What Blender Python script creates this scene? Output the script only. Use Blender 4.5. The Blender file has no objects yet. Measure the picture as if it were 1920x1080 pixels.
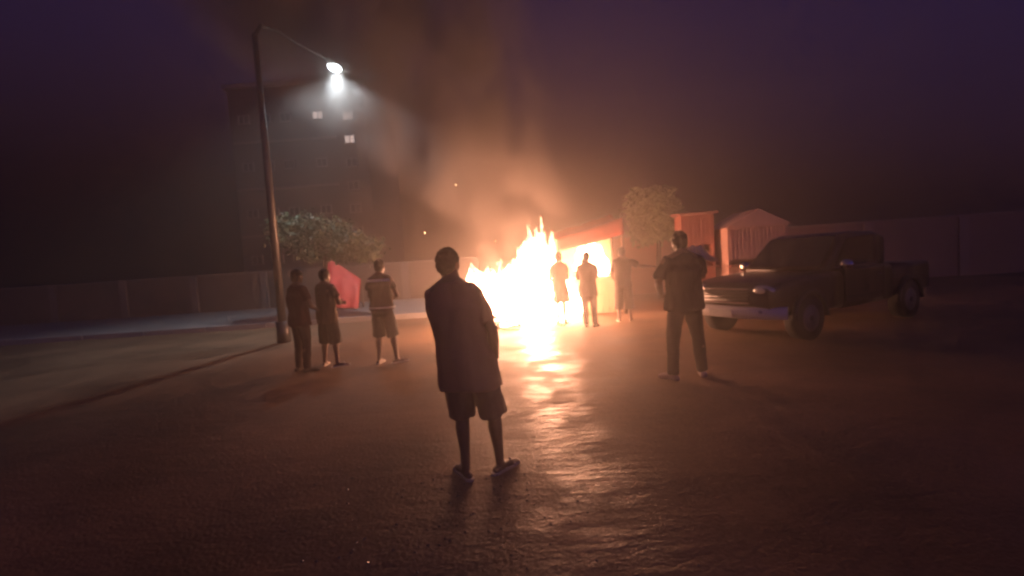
import bpy, bmesh, math, random
import numpy as np
from mathutils import Vector, Matrix, noise
R = math.radians
sc = bpy.context.scene
COL = sc.collection

# ------------------------------------------------------------------ camera
cam_d = bpy.data.cameras.new('camera')
cam = bpy.data.objects.new('camera', cam_d)
COL.objects.link(cam)
cam_d.sensor_width = 36.0
cam_d.lens = 887.0 / 1920.0 * 36.0
cam_d.clip_start = 0.05
cam_d.clip_end = 1500
cam.matrix_world = Matrix.Translation((0, 0, 1.62)) @ Matrix.Rotation(R(90 - 3.5), 4, 'X') @ Matrix.Rotation(R(-3.8), 4, 'Z')
sc.camera = cam

# ------------------------------------------------------------------ night sky
world = bpy.data.worlds.new('World')
sc.world = world
world.use_nodes = True
wt = world.node_tree
wt.nodes.clear()
wo = wt.nodes.new('ShaderNodeOutputWorld')
bg = wt.nodes.new('ShaderNodeBackground')
sky = wt.nodes.new('ShaderNodeTexSky')
sky.sky_type = 'NISHITA'
sky.sun_disc = False
sky.sun_elevation = R(-4.0)
sky.sun_rotation = R(150)
tint = wt.nodes.new('ShaderNodeMix')
tint.data_type = 'RGBA'
tint.blend_type = 'MULTIPLY'
tint.inputs['Factor'].default_value = 1.0
tint.inputs['B'].default_value = (0.40, 0.24, 1.0, 1)      # city-lit violet night
wt.links.new(sky.outputs['Color'], tint.inputs['A'])
wt.links.new(tint.outputs['Result'], bg.inputs['Color'])
bg.inputs['Strength'].default_value = 0.95
wt.links.new(bg.outputs['Background'], wo.inputs['Surface'])

# ------------------------------------------------------------------ exposure / renderer
sc.view_settings.view_transform = 'Standard'
sc.view_settings.look = 'None'
sc.view_settings.gamma = 1.0
sc.view_settings.use_curve_mapping = False
sc.view_settings.exposure = 1.25
cy = sc.cycles
cy.use_denoising = True
cy.use_adaptive_sampling = True
cy.adaptive_threshold = 0.025
cy.max_bounces = 5
cy.diffuse_bounces = 2
cy.glossy_bounces = 3
cy.transparent_max_bounces = 12
cy.volume_bounces = 0
cy.use_light_tree = False
cy.volume_step_rate = 1.0
cy.volume_max_steps = 64
cy.sample_clamp_indirect = 6.0
cy.filter_width = 2.6          # soft phone video

# strengths of the lights the photograph shows
FIRE = 25.0
LAMP_W = 760.0
HAZE_DENSITY = 0.022
HAZE_G = 0.76

# ================================================================== helpers
MATS = {}


def mat(name, color=(0.5, 0.5, 0.5), rough=0.7, metal=0.0, emit=None, estr=0.0, bump=0.0, bscale=20.0, var=0.0, vscale=3.0, spec=0.5):
    if name in MATS:
        return MATS[name]
    m = bpy.data.materials.new(name)
    m.use_nodes = True
    nt = m.node_tree
    b = nt.nodes['Principled BSDF']
    b.inputs['Base Color'].default_value = (*color, 1)
    b.inputs['Roughness'].default_value = rough
    b.inputs['Metallic'].default_value = metal
    b.inputs['Specular IOR Level'].default_value = spec
    if emit:
        b.inputs['Emission Color'].default_value = (*emit, 1)
        b.inputs['Emission Strength'].default_value = estr
    tc = nt.nodes.new('ShaderNodeTexCoord')
    if var > 0:
        n = nt.nodes.new('ShaderNodeTexNoise')
        n.inputs['Scale'].default_value = vscale
        n.inputs['Detail'].default_value = 6
        nt.links.new(tc.outputs['Object'], n.inputs['Vector'])
        mx = nt.nodes.new('ShaderNodeMix')
        mx.data_type = 'RGBA'
        mx.inputs['A'].default_value = (*[c * (1 - var) for c in color], 1)
        mx.inputs['B'].default_value = (*[min(1, c * (1 + var)) for c in color], 1)
        nt.links.new(n.outputs['Fac'], mx.inputs['Factor'])
        nt.links.new(mx.outputs['Result'], b.inputs['Base Color'])
    if bump > 0:
        n2 = nt.nodes.new('ShaderNodeTexNoise')
        n2.inputs['Scale'].default_value = bscale
        n2.inputs['Detail'].default_value = 5
        nt.links.new(tc.outputs['Object'], n2.inputs['Vector'])
        bp = nt.nodes.new('ShaderNodeBump')
        bp.inputs['Strength'].default_value = bump
        bp.inputs['Distance'].default_value = 0.02
        nt.links.new(n2.outputs['Fac'], bp.inputs['Height'])
        nt.links.new(bp.outputs['Normal'], b.inputs['Normal'])
    MATS[name] = m
    return m


def tag(o, label=None, cat=None, group=None, kind=None):
    if label: o['label'] = label
    if cat: o['category'] = cat
    if group: o['group'] = group
    if kind: o['kind'] = kind
    return o


def empty(name, loc=(0, 0, 0), rz=0.0):
    o = bpy.data.objects.new(name, None)
    COL.objects.link(o)
    o.location = loc
    o.rotation_euler = (0, 0, rz)
    return o


def link(name, me, m=None, parent=None):
    o = bpy.data.objects.new(name, me)
    COL.objects.link(o)
    if m is not None:
        me.materials.clear()
        me.materials.append(m)
    if parent is not None:
        o.parent = parent
    return o


class MB:
    """collects shapes as raw vertices and faces"""
    def __init__(self):
        self.v, self.f = [], []

    def add(self, vs, fs):
        n = len(self.v)
        self.v += [tuple(p) for p in vs]
        self.f += [tuple(i + n for i in f) for f in fs]
        return self

    def box(self, c, s, rot=None, taper=1.0):
        vs = []
        for z in (-1, 1):
            k = taper if z > 0 else 1.0
            for x, y in ((-1, -1), (1, -1), (1, 1), (-1, 1)):
                vs.append(Vector((x * s[0] / 2 * k, y * s[1] / 2 * k, z * s[2] / 2)))
        if rot is not None:
            vs = [rot @ p for p in vs]
        vs = [p + Vector(c) for p in vs]
        return self.add(vs, [(0, 3, 2, 1), (4, 5, 6, 7), (0, 1, 5, 4), (1, 2, 6, 5), (2, 3, 7, 6), (3, 0, 4, 7)])

    def loft(self, rings, close=True):
        n = len(rings[0])
        vs, fs = [], []
        for r in rings: vs += list(r)
        for i in range(len(rings) - 1):
            for j in range(n):
                a, b = i * n + j, i * n + (j + 1) % n
                fs.append((a, b, b + n, a + n))
        if close:
            fs.append(tuple(range(n))[::-1])
            fs.append(tuple(range((len(rings) - 1) * n, len(rings) * n)))
        return self.add(vs, fs)

    def ell(self, c, r, rot=None, seg=18, rg=11):
        rings = []
        for i in range(rg + 1):
            a = -math.pi / 2 + math.pi * (0.02 + 0.96 * i / rg)
            ring = []
            for j in range(seg):
                b = 2 * math.pi * j / seg
                p = Vector((r[0] * math.cos(a) * math.cos(b), r[1] * math.cos(a) * math.sin(b), r[2] * math.sin(a)))
                ring.append((rot @ p if rot is not None else p) + Vector(c))
            rings.append(ring)
        return self.loft(rings)

    def tube(self, pts, rad, seg=14, flat=None, side=None, round_ends=True):
        """tapered limb through pts; flat scales the radius along 'side' x normal"""
        pts = [Vector(p) for p in pts]
        P, Q = list(pts), list(rad)
        if round_ends:
            d0 = (pts[0] - pts[1]).normalized()
            d1 = (pts[-1] - pts[-2]).normalized()
            P = [pts[0] + d0 * rad[0] * .92, pts[0] + d0 * rad[0] * .6] + pts + [pts[-1] + d1 * rad[-1] * .6, pts[-1] + d1 * rad[-1] * .92]
            Q = [rad[0] * .38, rad[0] * .8] + list(rad) + [rad[-1] * .8, rad[-1] * .38]
        rings = []
        for i, p in enumerate(P):
            d = (P[min(i + 1, len(P) - 1)] - P[max(i - 1, 0)]).normalized()
            ref = Vector(side) if side is not None else (Vector((1, 0, 0)) if abs(d.x) < .8 else Vector((0, 1, 0)))
            u = (ref - d * ref.dot(d)).normalized()
            w = d.cross(u)
            k = 1.0 if flat is None else flat
            rings.append([p + u * Q[i] * math.cos(2 * math.pi * j / seg) + w * Q[i] * k * math.sin(2 * math.pi * j / seg) for j in range(seg)])
        return self.loft(rings)

    def mesh(self, name, smooth=False):
        me = bpy.data.meshes.new(name)
        me.from_pydata([tuple(p) for p in self.v], [], self.f)
        me.update()
        if smooth:
            for p in me.polygons: p.use_smooth = True
        return me

    def build(self, name, m, parent=None, smooth=False, bevel=0.0):
        o = link(name, self.mesh(name, smooth), m, parent)
        if bevel > 0:
            b = o.modifiers.new('bevel', 'BEVEL')
            b.width = bevel
            b.segments = 2
            b.limit_method = 'ANGLE'
        return o


def melt(mb, name, voxel, smooth_it=4, fold=None):
    """fuse overlapping shapes into one continuous smooth skin"""
    o = link(name + '_tmp', mb.mesh(name))
    r = o.modifiers.new('r', 'REMESH')
    r.mode = 'VOXEL'
    r.voxel_size = voxel
    s = o.modifiers.new('s', 'SMOOTH')
    s.factor = 0.5
    s.iterations = smooth_it
    dg = bpy.context.evaluated_depsgraph_get()
    me = bpy.data.meshes.new_from_object(o.evaluated_get(dg))
    me.name = name
    old = o.data
    bpy.data.objects.remove(o)
    bpy.data.meshes.remove(old)
    if fold:
        amp, sx, sz, seed = fold
        nv = [v.normal.copy() for v in me.vertices]
        for v, n in zip(me.vertices, nv):
            q = Vector((v.co.x * sx + seed, v.co.y * sx, v.co.z * sz))
            v.co += n * amp * (noise.noise(q) + 0.5 * noise.noise(q * 2.3))
    for p in me.polygons: p.use_smooth = True
    me.update()
    return me


# ================================================================== the setting
def ground_material(name, base, wet):
    m = bpy.data.materials.new(name)
    m.use_nodes = True
    nt = m.node_tree
    N, L = nt.nodes, nt.links
    b = N['Principled BSDF']
    tc = N.new('ShaderNodeTexCoord')
    big = N.new('ShaderNodeTexNoise')
    big.inputs['Scale'].default_value = 0.55
    big.inputs['Detail'].default_value = 5
    big.inputs['Roughness'].default_value = 0.6
    L.new(tc.outputs['Object'], big.inputs['Vector'])
    fine = N.new('ShaderNodeTexNoise')
    fine.inputs['Scale'].default_value = 38
    fine.inputs['Detail'].default_value = 6
    L.new(tc.outputs['Object'], fine.inputs['Vector'])
    # patches of tar, mud and worn stone
    cr = N.new('ShaderNodeValToRGB')
    cr.color_ramp.elements[0].position = 0.34
    cr.color_ramp.elements[0].color = (*[c * 0.62 for c in base], 1)
    cr.color_ramp.elements[1].position = 0.68
    cr.color_ramp.elements[1].color = (*[c * 1.35 for c in base], 1)
    L.new(big.outputs['Fac'], cr.inputs['Fac'])
    mx = N.new('ShaderNodeMix')
    mx.data_type = 'RGBA'
    mx.blend_type = 'OVERLAY'
    mx.inputs['Factor'].default_value = 0.55
    L.new(cr.outputs['Color'], mx.inputs['A'])
    L.new(fine.outputs['Color'], mx.inputs['B'])
    bw = N.new('ShaderNodeRGBToBW')
    L.new(fine.outputs['Color'], bw.inputs['Color'])
    L.new(bw.outputs['Val'], mx.inputs['B'])
    L.new(mx.outputs['Result'], b.inputs['Base Color'])
    # wet film: glossier in the hollows
    rr = N.new('ShaderNodeMapRange')
    rr.inputs['From Min'].default_value = 0.33
    rr.inputs['From Max'].default_value = 0.66
    rr.inputs['To Min'].default_value = wet[0]
    rr.inputs['To Max'].default_value = wet[1]
    L.new(big.outputs['Fac'], rr.inputs['Value'])
    sx = N.new('ShaderNodeSeparateXYZ')
    L.new(tc.outputs['Object'], sx.inputs['Vector'])
    def math_(op, a, b_=None, c=None):
        q = N.new('ShaderNodeMath')
        q.operation = op
        for k, v in enumerate((a, b_, c)):
            if v is None: continue
            if isinstance(v, (int, float)): q.inputs[k].default_value = v
            else: L.new(v, q.inputs[k])
        return q.outputs['Value']
    wob = math_('MULTIPLY_ADD', big.outputs['Fac'], 1.2, -.6)
    dx = math_('ABSOLUTE', math_('SUBTRACT', math_('ADD', sx.outputs['X'], wob), .5))
    trail = N.new('ShaderNodeMapRange')
    trail.interpolation_type = 'SMOOTHSTEP'
    trail.inputs['From Min'].default_value = .1
    trail.inputs['From Max'].default_value = .62
    trail.inputs['To Min'].default_value = 1
    trail.inputs['To Max'].default_value = 0
    L.new(dx, trail.inputs['Value'])
    pt = N.new('ShaderNodeTexNoise')
    pt.inputs['Scale'].default_value = 1.7
    pt.inputs['Detail'].default_value = 4
    L.new(tc.outputs['Object'], pt.inputs['Vector'])
    ps = N.new('ShaderNodeMapRange')
    ps.interpolation_type = 'SMOOTHSTEP'
    ps.inputs['From Min'].default_value = .40
    ps.inputs['From Max'].default_value = .60
    ps.inputs['To Min'].default_value = .12
    L.new(pt.outputs['Fac'], ps.inputs['Value'])
    fade = N.new('ShaderNodeMapRange')
    fade.inputs['From Min'].default_value = 2.5
    fade.inputs['From Max'].default_value = 8.0
    fade.inputs['To Min'].default_value = .55
    L.new(sx.outputs['Y'], fade.inputs['Value'])
    wetmask = math_('MULTIPLY', math_('MULTIPLY', trail.outputs['Result'], ps.outputs['Result']), fade.outputs['Result'])
    rm = N.new('ShaderNodeMix')
    L.new(wetmask, rm.inputs['Factor'])
    L.new(rr.outputs['Result'], rm.inputs['A'])
    rm.inputs['B'].default_value = .28
    L.new(rm.outputs['Result'], b.inputs['Roughness'])
    L.new(math_('MULTIPLY_ADD', wetmask, .30, .10), b.inputs['Specular IOR Level'])
    # relief: ripples across the road, coarse stone, fine grit
    mp = N.new('ShaderNodeMapping')
    mp.inputs['Scale'].default_value = (2.6, 7.0, 1)
    L.new(tc.outputs['Object'], mp.inputs['Vector'])
    rip = N.new('ShaderNodeTexNoise')
    rip.inputs['Scale'].default_value = 1.3
    rip.inputs['Detail'].default_value = 3
    L.new(mp.outputs['Vector'], rip.inputs['Vector'])
    b1 = N.new('ShaderNodeBump')
    L.new(math_('MULTIPLY_ADD', wetmask, .34, .14), b1.inputs['Strength'])
    b1.inputs['Distance'].default_value = 0.05
    L.new(rip.outputs['Fac'], b1.inputs['Height'])
    b2 = N.new('ShaderNodeBump')
    b2.inputs['Strength'].default_value = 0.55
    b2.inputs['Distance'].default_value = 0.010
    L.new(fine.outputs['Fac'], b2.inputs['Height'])
    L.new(b1.outputs['Normal'], b2.inputs['Normal'])
    L.new(b2.outputs['Normal'], b.inputs['Normal'])
    return m


def build_ground():
    m = MB()
    m.add([(-300, -60, -.012), (300, -60, -.012), (300, 500, -.012), (-300, 500, -.012)], [(0, 1, 2, 3)])
    tag(m.build('ground', mat('earth', (0.06, 0.045, 0.035), 0.85, bump=.4, bscale=6, var=.3, vscale=.4)), kind='structure')
    # the wet road, uneven
    xs = np.linspace(-16, 16, 321)
    ys = np.linspace(-3, 27, 301)
    vs, fs = [], []
    for y in ys:
        for x in xs:
            h = .012 * noise.noise(Vector((x * .5, y * .5, 0))) + .006 * noise.noise(Vector((x * 1.6, y * 2.6, 4))) + .003 * noise.noise(Vector((x * 4, y * 6, 9)))
            vs.append((x, y, h))
    n = len(xs)
    for j in range(len(ys) - 1):
        for i in range(n - 1):
            a = j * n + i
            fs.append((a, a + 1, a + n + 1, a + n))
    m = MB().add(vs, fs)
    tag(m.build('road', ground_material('wet_asphalt', (0.25, 0.15, 0.088), (0.46, 0.70)), smooth=True), kind='structure')


build_ground()

CONCRETE = mat('concrete', (0.30, 0.28, 0.26), .7, bump=.3, bscale=9, var=.25, vscale=1.2)
m = MB()
m.box((-20.9, 18.0, .055), (38.0, 6.6, .17))
tag(m.build('pavement', CONCRETE, bevel=.02), kind='structure')
for i in range(20):
    k = MB().box((-39.0 + 1.9 * i, 14.62, .06), (1.88, .16, .20)).build('kerb', mat('kerbstone', (.36, .34, .32), .65, bump=.3, bscale=14, var=.2), bevel=.02)
    tag(k, kind='structure')


def wall(name, x0, y0, x1, y1, h, material, label, cap):
    L = math.hypot(x1 - x0, y1 - y0)
    e = empty(name, ((x0 + x1) / 2, (y0 + y1) / 2, 0), math.atan2(y1 - y0, x1 - x0))
    MB().box((0, 0, h / 2 - .02), (L, .2, h + .04)).build('wall_face', material, e)
    MB().box((0, 0, h + .04), (L + .06, .28, .075)).build('coping', cap, e, bevel=.012)
    n = max(2, int(L / 3))
    for i in range(n + 1):
        MB().box((-L / 2 + L * i / n, -.03, h / 2 + .0), (.32, .3, h + .02)).build('pier', cap, e, bevel=.015)
    return tag(e, label, 'wall')


PLASTER = mat('brown_plaster', (.18, .12, .09), .85, bump=.4, bscale=7, var=.6, vscale=.9)
PEACH = mat('peach_plaster', (.46, .27, .19), .85, bump=.25, bscale=6, var=.22, vscale=.9)
CAP = mat('cap_render', (.26, .21, .18), .8, bump=.3, bscale=10, var=.2)
PEACHCAP = mat('peach_cap', (.5, .34, .25), .8, bump=.3, bscale=10, var=.2)
wall('boundary_wall', -40, 21.6, -1.6, 21.6, 1.75, PLASTER, 'long low brown plaster wall behind the pale pavement', CAP)
wall('boundary_wall', 3.4, 17.8, 19, 16.4, 2.05, PEACH, 'peach plaster wall behind the round-crowned tree', PEACHCAP)


# ------------------------------------------------------------------ apartment block with a few lit windows
def apartment():
    e = empty('apartment_block', (-12.6, 30.0, 0))
    W, D, H = 8.4, 8.0, 13.2
    MB().box((0, D / 2, H / 2), (W, D, H)).build('wall', mat('dark_render', (.10, .085, .08), .85, var=.2, vscale=.5), e)
    MB().box((0, D / 2, H + .13), (W + .4, D + .4, .26)).build('roof_slab', CAP, e)
    dark = mat('dark_pane', (.02, .02, .025), .12)
    lit = mat('lit_pane', (.3, .25, .2), .4, emit=(1, .74, .66), estr=.4)
    fr = mat('window_frame', (.25, .23, .22), .6)
    # storeys of small windows, and a stair column with landings half way between
    spots = [(x, 2.6 + 2.9 * r) for r in range(4) for x in (-3.3, -2.0, -.7, 1.3)] + [(3.15, 2.6 + 1.42 * r) for r in range(7)]
    litset = {(1.3, 2.6 + 2.9 * 3), (3.15, 2.6 + 1.42 * 6), (3.15, 2.6 + 1.42 * 5)}
    for r in range(4):
        MB().box((-.9, -.05, 1.2 + 2.9 * r), (6.4, .1, .14)).build('string_course', CAP, e)
    for x, z in spots:
        f = MB()
        f.box((x, -.05, z + .25), (.70, .1, .06)).box((x, -.06, z - .25), (.76, .14, .06))
        f.box((x - .32, -.05, z), (.06, .1, .44)).box((x + .32, -.05, z), (.06, .1, .44)).box((x, -.045, z), (.04, .08, .44))
        w = f.build('window', fr, e)
        MB().box((x, -.012, z), (.58, .02, .44)).build('pane', lit if (x, z) in litset else dark, w)
    tag(e, 'dark apartment block with a few dimly lit windows under the street lamp', 'building')


apartment()


# ------------------------------------------------------------------ street lamp
def street_lamp():
    base = (-5.55, 11.3, 0)
    e = empty('street_lamp', base)
    steel = mat('galvanised_steel', (.12, .12, .12), .45, metal=.7, var=.2)
    MB().tube([(0, 0, -.02), (0, 0, 4.0), (0, 0, 7.2)], [.1, .085, .06], round_ends=False).build('pole', steel, e, True)
    MB().tube([(0, 0, -.01), (0, 0, .5)], [.16, .15], round_ends=False).build('base_sleeve', steel, e, True)
    head = Vector((-5.02, 15.0, 7.92)) - Vector(base)
    arm = [(0, 0, 7.15), (.04, .25, 7.5), (.12, .9, 7.68), (.28, 2.0, 7.78), (head.x - .04, head.y - .55, head.z - .02)]
    MB().tube(arm, [.05, .045, .042, .04, .036]).build('arm', steel, e, True)
    d = Vector((.07, 1, 0)).normalized()
    rot = Matrix.Rotation(math.atan2(d.y, d.x) - math.pi / 2, 3, 'Z')
    h = MB()
    rings = []
    for t, w, zt, zb in ((-.62, .06, .05, -.03), (-.5, .1, .085, -.05), (-.2, .16, .12, -.06), (.15, .17, .11, -.06), (.38, .13, .06, -.05), (.46, .05, .0, -.04)):
        ring = []
        for a in range(16):
            q = 2 * math.pi * a / 16
            z = math.sin(q)
            ring.append(head + rot @ Vector((w * math.cos(q), t, (zt if z > 0 else -zb) * z)))
        rings.append(ring)
    h.loft(rings).build('lamp_head', steel, e, True)
    MB().ell(head + Vector((0, .02, -.055)), (.17, .30, .075), rot).build('lens', mat('lamp_lens', (.9, .9, .9), .2, emit=(.80, .92, 1.0), estr=26.0), e, True)
    ld = bpy.data.lights.new('lamp_light', 'SPOT')
    ld.energy = LAMP_W
    ld.color = (.74, .87, 1.0)
    ld.spot_size = R(124)
    ld.spot_blend = .4
    ld.shadow_soft_size = .15
    lo = bpy.data.objects.new('lamp_light', ld)
    COL.objects.link(lo)
    lo.parent = e
    lo.location = head + Vector((0, 0, -.16))
    tag(e, 'tall street lamp with a bright cool white head on a long arm', 'street lamp')


street_lamp()


# ------------------------------------------------------------------ trees
def tree(loc, crown_blobs, trunk_pts, trunk_r, leaf, nleaf, cols, label, seed, limbs=6):
    rnd = random.Random(seed)
    e = empty('tree', loc)
    bark = mat('bark', (.10, .075, .055), .9, bump=.6, bscale=30, var=.3, vscale=8)
    tr = MB()
    tr.tube(trunk_pts, trunk_r, round_ends=False)
    top = Vector(trunk_pts[-1])
    for i in range(limbs):
        c, r = crown_blobs[i % len(crown_blobs)]
        c = Vector(c) + Vector((rnd.uniform(-.5, .5) * r[0], rnd.uniform(-.5, .5) * r[1], rnd.uniform(-.2, .5) * r[2]))
        st = Vector(trunk_pts[-2]).lerp(top, rnd.uniform(.3, 1))
        mid = st.lerp(c, .5) + Vector((rnd.uniform(-.12, .12), rnd.uniform(-.12, .12), .08))
        tr.tube([st, mid, c], [trunk_r[-1] * .7, trunk_r[-1] * .42, trunk_r[-1] * .15], seg=8)
        for k in range(3):
            q = c + Vector((rnd.uniform(-1, 1) * r[0] * .6, rnd.uniform(-1, 1) * r[1] * .6, rnd.uniform(-.4, .7) * r[2]))
            tr.tube([mid.lerp(c, .6), q], [trunk_r[-1] * .25, trunk_r[-1] * .1], seg=6)
    tr.build('trunk', bark, e, True)
    tot = sum(b[1][0] * b[1][1] * b[1][2] for b in crown_blobs)
    meshes = [MB(), MB()]
    for c, r in crown_blobs:
        n = int(nleaf * r[0] * r[1] * r[2] / tot)
        clumps = []
        for _ in range(max(5, n // 70)):
            u = Vector((rnd.gauss(0, 1), rnd.gauss(0, 1), rnd.gauss(0, 1))).normalized() * rnd.uniform(.35, 1.0)
            clumps.append(Vector(c) + Vector((u.x * r[0], u.y * r[1], u.z * r[2])))
        for _ in range(n):
            cc = rnd.choice(clumps)
            s = min(r) * .30
            p = cc + Vector((rnd.gauss(0, s), rnd.gauss(0, s), rnd.gauss(0, s * .8)))
            L = leaf * rnd.uniform(.6, 1.3)
            d = Vector((rnd.gauss(0, 1), rnd.gauss(0, 1), rnd.gauss(-.5, .7))).normalized()
            sd = d.cross(Vector((rnd.gauss(0, 1), rnd.gauss(0, 1), rnd.gauss(0, 1)))).normalized()
            up = d.cross(sd)
            w = L * .26
            a, b_, t = p, p + d * L * .5, p + d * L
            meshes[rnd.random() < .4].add([a, b_ + sd * w + up * w * .5, t, b_ - sd * w + up * w * .5], [(0, 1, 2), (0, 2, 3)])
    for k, (mb, c) in enumerate(zip(meshes, cols)):
        mm = bpy.data.materials.new('leaf')
        mm.use_nodes = True
        b = mm.node_tree.nodes['Principled BSDF']
        b.inputs['Base Color'].default_value = (*c, 1)
        b.inputs['Roughness'].default_value = .5
        b.inputs['Subsurface Weight'].default_value = 0
        o = mb.build('crown', mm, e)
    return tag(e, label, 'tree')


tree((-6.1, 15.6, 0.14), [((0, 0, 2.75), (.85, .9, .62)), ((.9, -.2, 2.35), (.75, .8, .5)), ((1.55, -.3, 1.95), (.5, .6, .42)), ((-.9, 0, 2.8), (.9, .9, .6)), ((-.2, .1, 2.2), (.8, .8, .4))],
     [(0, 0, -.05), (.03, 0, .8), (-.02, .05, 1.6), (.05, 0, 2.3)], [.14, .11, .09, .06], .15, 6500, [(.07, .10, .045), (.10, .13, .06)],
     'spreading green street tree behind the men beside the pavement', 11)
tree((4.9, 15.6, 0), [((-.15, 0, 3.0), (.62, .6, .55)), ((.3, .1, 2.55), (.5, .55, .55)), ((-.35, -.1, 2.35), (.42, .45, .42)), ((.15, 0, 3.2), (.5, .5, .35))],
     [(0, 0, -.05), (-.04, 0, .9), (.02, .03, 1.7), (0, 0, 2.4)], [.11, .085, .07, .05], .20, 15000, [(.24, .29, .15), (.33, .40, .22)],
     'small round-crowned tree in front of the peach wall', 5)


# ------------------------------------------------------------------ red tarpaulin lean-to on the pavement
def lean_to():
    e = empty('tarpaulin_shelter', (-6.75, 18.4, .14))
    rnd = random.Random(3)
    red = mat('red_tarp', (.68, .08, .07), .55, bump=.3, bscale=6, var=.2, vscale=3)
    wood = mat('rough_wood', (.16, .11, .07), .85, bump=.4, bscale=18, var=.3, vscale=6)
    nx, nz = 22, 22
    vs, fs = [], []
    for j in range(nz + 1):
        t = j / nz
        for i in range(nx + 1):
            s = i / nx
            top_z = 2.02 - .95 * s ** 1.2
            z = top_z * (1 - t) + (.03 + .10 * (1 - s)) * t
            x = -.42 + 1.35 * s + .05 * t
            y = -.06 - .72 * t + .05 * noise.noise(Vector((s * 4, t * 2.5, 3))) + .035 * math.sin(s * 17 + 2 * t) * t
            vs.append((x, y, z))
    n = nx + 1
    for j in range(nz):
        for i in range(nx):
            a = j * n + i
            fs.append((a, a + 1, a + n + 1, a + n))
    o = MB().add(vs, fs).build('tarpaulin', red, e, True)
    sm = o.modifiers.new('thick', 'SOLIDIFY')
    sm.thickness = .012
    for x, h in ((-.42, 2.06), (.92, 1.1)):
        MB().tube([(x, -.02, 0), (x, -.02, h)], [.035, .03]).build('post', wood, e, True)
    MB().tube([(-.44, -.02, 2.0), (.25, -.02, 1.68), (.94, -.02, 1.06)], [.03, .03, .03]).build('ridge_pole', wood, e, True)
    tag(e, 'red tarpaulin lean-to on the pale pavement behind the men', 'shelter')


lean_to()


# ------------------------------------------------------------------ flames
def flame_material():
    m = bpy.data.materials.new('flame')
    m.use_nodes = True
    nt = m.node_tree
    N, L = nt.nodes, nt.links
    N.clear()
    out = N.new('ShaderNodeOutputMaterial')
    em = N.new('ShaderNodeEmission')
    tr = N.new('ShaderNodeBsdfTransparent')
    mix = N.new('ShaderNodeMixShader')
    tc = N.new('ShaderNodeTexCoord')
    sep = N.new('ShaderNodeSeparateXYZ')
    L.new(tc.outputs['Generated'], sep.inputs['Vector'])
    mp = N.new('ShaderNodeMapping')
    mp.inputs['Scale'].default_value = (5, 5, 1.6)
    L.new(tc.outputs['Object'], mp.inputs['Vector'])
    no = N.new('ShaderNodeTexNoise')
    no.inputs['Scale'].default_value = 1.5
    no.inputs['Detail'].default_value = 4
    L.new(mp.outputs['Vector'], no.inputs['Vector'])
    cr = N.new('ShaderNodeValToRGB')
    cr.color_ramp.elements[0].position = .3
    cr.color_ramp.elements[0].color = (1, .36, .17, 1)
    cr.color_ramp.elements[1].position = .65
    cr.color_ramp.elements[1].color = (1, .50, .31, 1)
    L.new(no.outputs['Fac'], cr.inputs['Fac'])
    L.new(cr.outputs['Color'], em.inputs['Color'])
    st = N.new('ShaderNodeMapRange')
    st.inputs['From Min'].default_value = .35
    st.inputs['From Max'].default_value = 1.0
    st.inputs['To Min'].default_value = FIRE
    st.inputs['To Max'].default_value = FIRE * .05
    L.new(sep.outputs['Z'], st.inputs['Value'])
    L.new(st.outputs['Result'], em.inputs['Strength'])
    # wisps: holes open towards the tips
    ad = N.new('ShaderNodeMath')
    ad.operation = 'MULTIPLY_ADD'
    ad.inputs[1].default_value = .75
    L.new(sep.outputs['Z'], ad.inputs[0])
    L.new(no.outputs['Fac'], ad.inputs[2])
    hr = N.new('ShaderNodeMapRange')
    hr.inputs['From Min'].default_value = .80
    hr.inputs['From Max'].default_value = 1.12
    L.new(ad.outputs['Value'], hr.inputs['Value'])
    L.new(hr.outputs['Result'], mix.inputs['Fac'])
    L.new(em.outputs['Emission'], mix.inputs[1])
    L.new(tr.outputs['BSDF'], mix.inputs[2])
    L.new(mix.outputs['Shader'], out.inputs['Surface'])
    return m


FLAME = flame_material()


def flame(parent, base, h, r, lean=(0, 0), seed=0, squash=1.0):
    rings = []
    n = 34
    for i in range(n + 1):
        t = i / n
        prof = (max(0, 1 - t)) ** .55 * (.62 + 1.05 * math.sin(math.pi * min(1, t * 1.15 + .05)) * (1 - t * .45))
        wob = t ** 1.3
        cx = base[0] + lean[0] * t ** 1.4 + .16 * r * 2 * wob * noise.noise(Vector((seed * 3.1, t * 3.0, .5)))
        cy_ = base[1] + lean[1] * t ** 1.4 + .16 * r * 2 * wob * noise.noise(Vector((seed * 1.7, t * 3.0, 7.5)))
        cz = base[2] + h * t
        ring = []
        for j in range(22):
            a = 2 * math.pi * j / 22
            q = Vector((math.cos(a) * 1.4 + seed * 5, math.sin(a) * 1.4, t * h * 1.5 / max(r * 2.2, .3)))
            k = 1 + .42 * noise.noise(q) + (.2 + .35 * t) * noise.noise(q * 2.4) + .25 * t * noise.noise(q * 5.1)
            rr = max(.004, r * prof * max(.12, k))
            ring.append((cx + rr * math.cos(a), cy_ + rr * squash * math.sin(a), cz + .16 * h * t * noise.noise(q * 1.3 + Vector((9, 9, 9)))))
        rings.append(ring)
    return MB().loft(rings).build('flame', FLAME, parent, True)


fire = empty('bonfire', (0.2, 11.75, 0))
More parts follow.
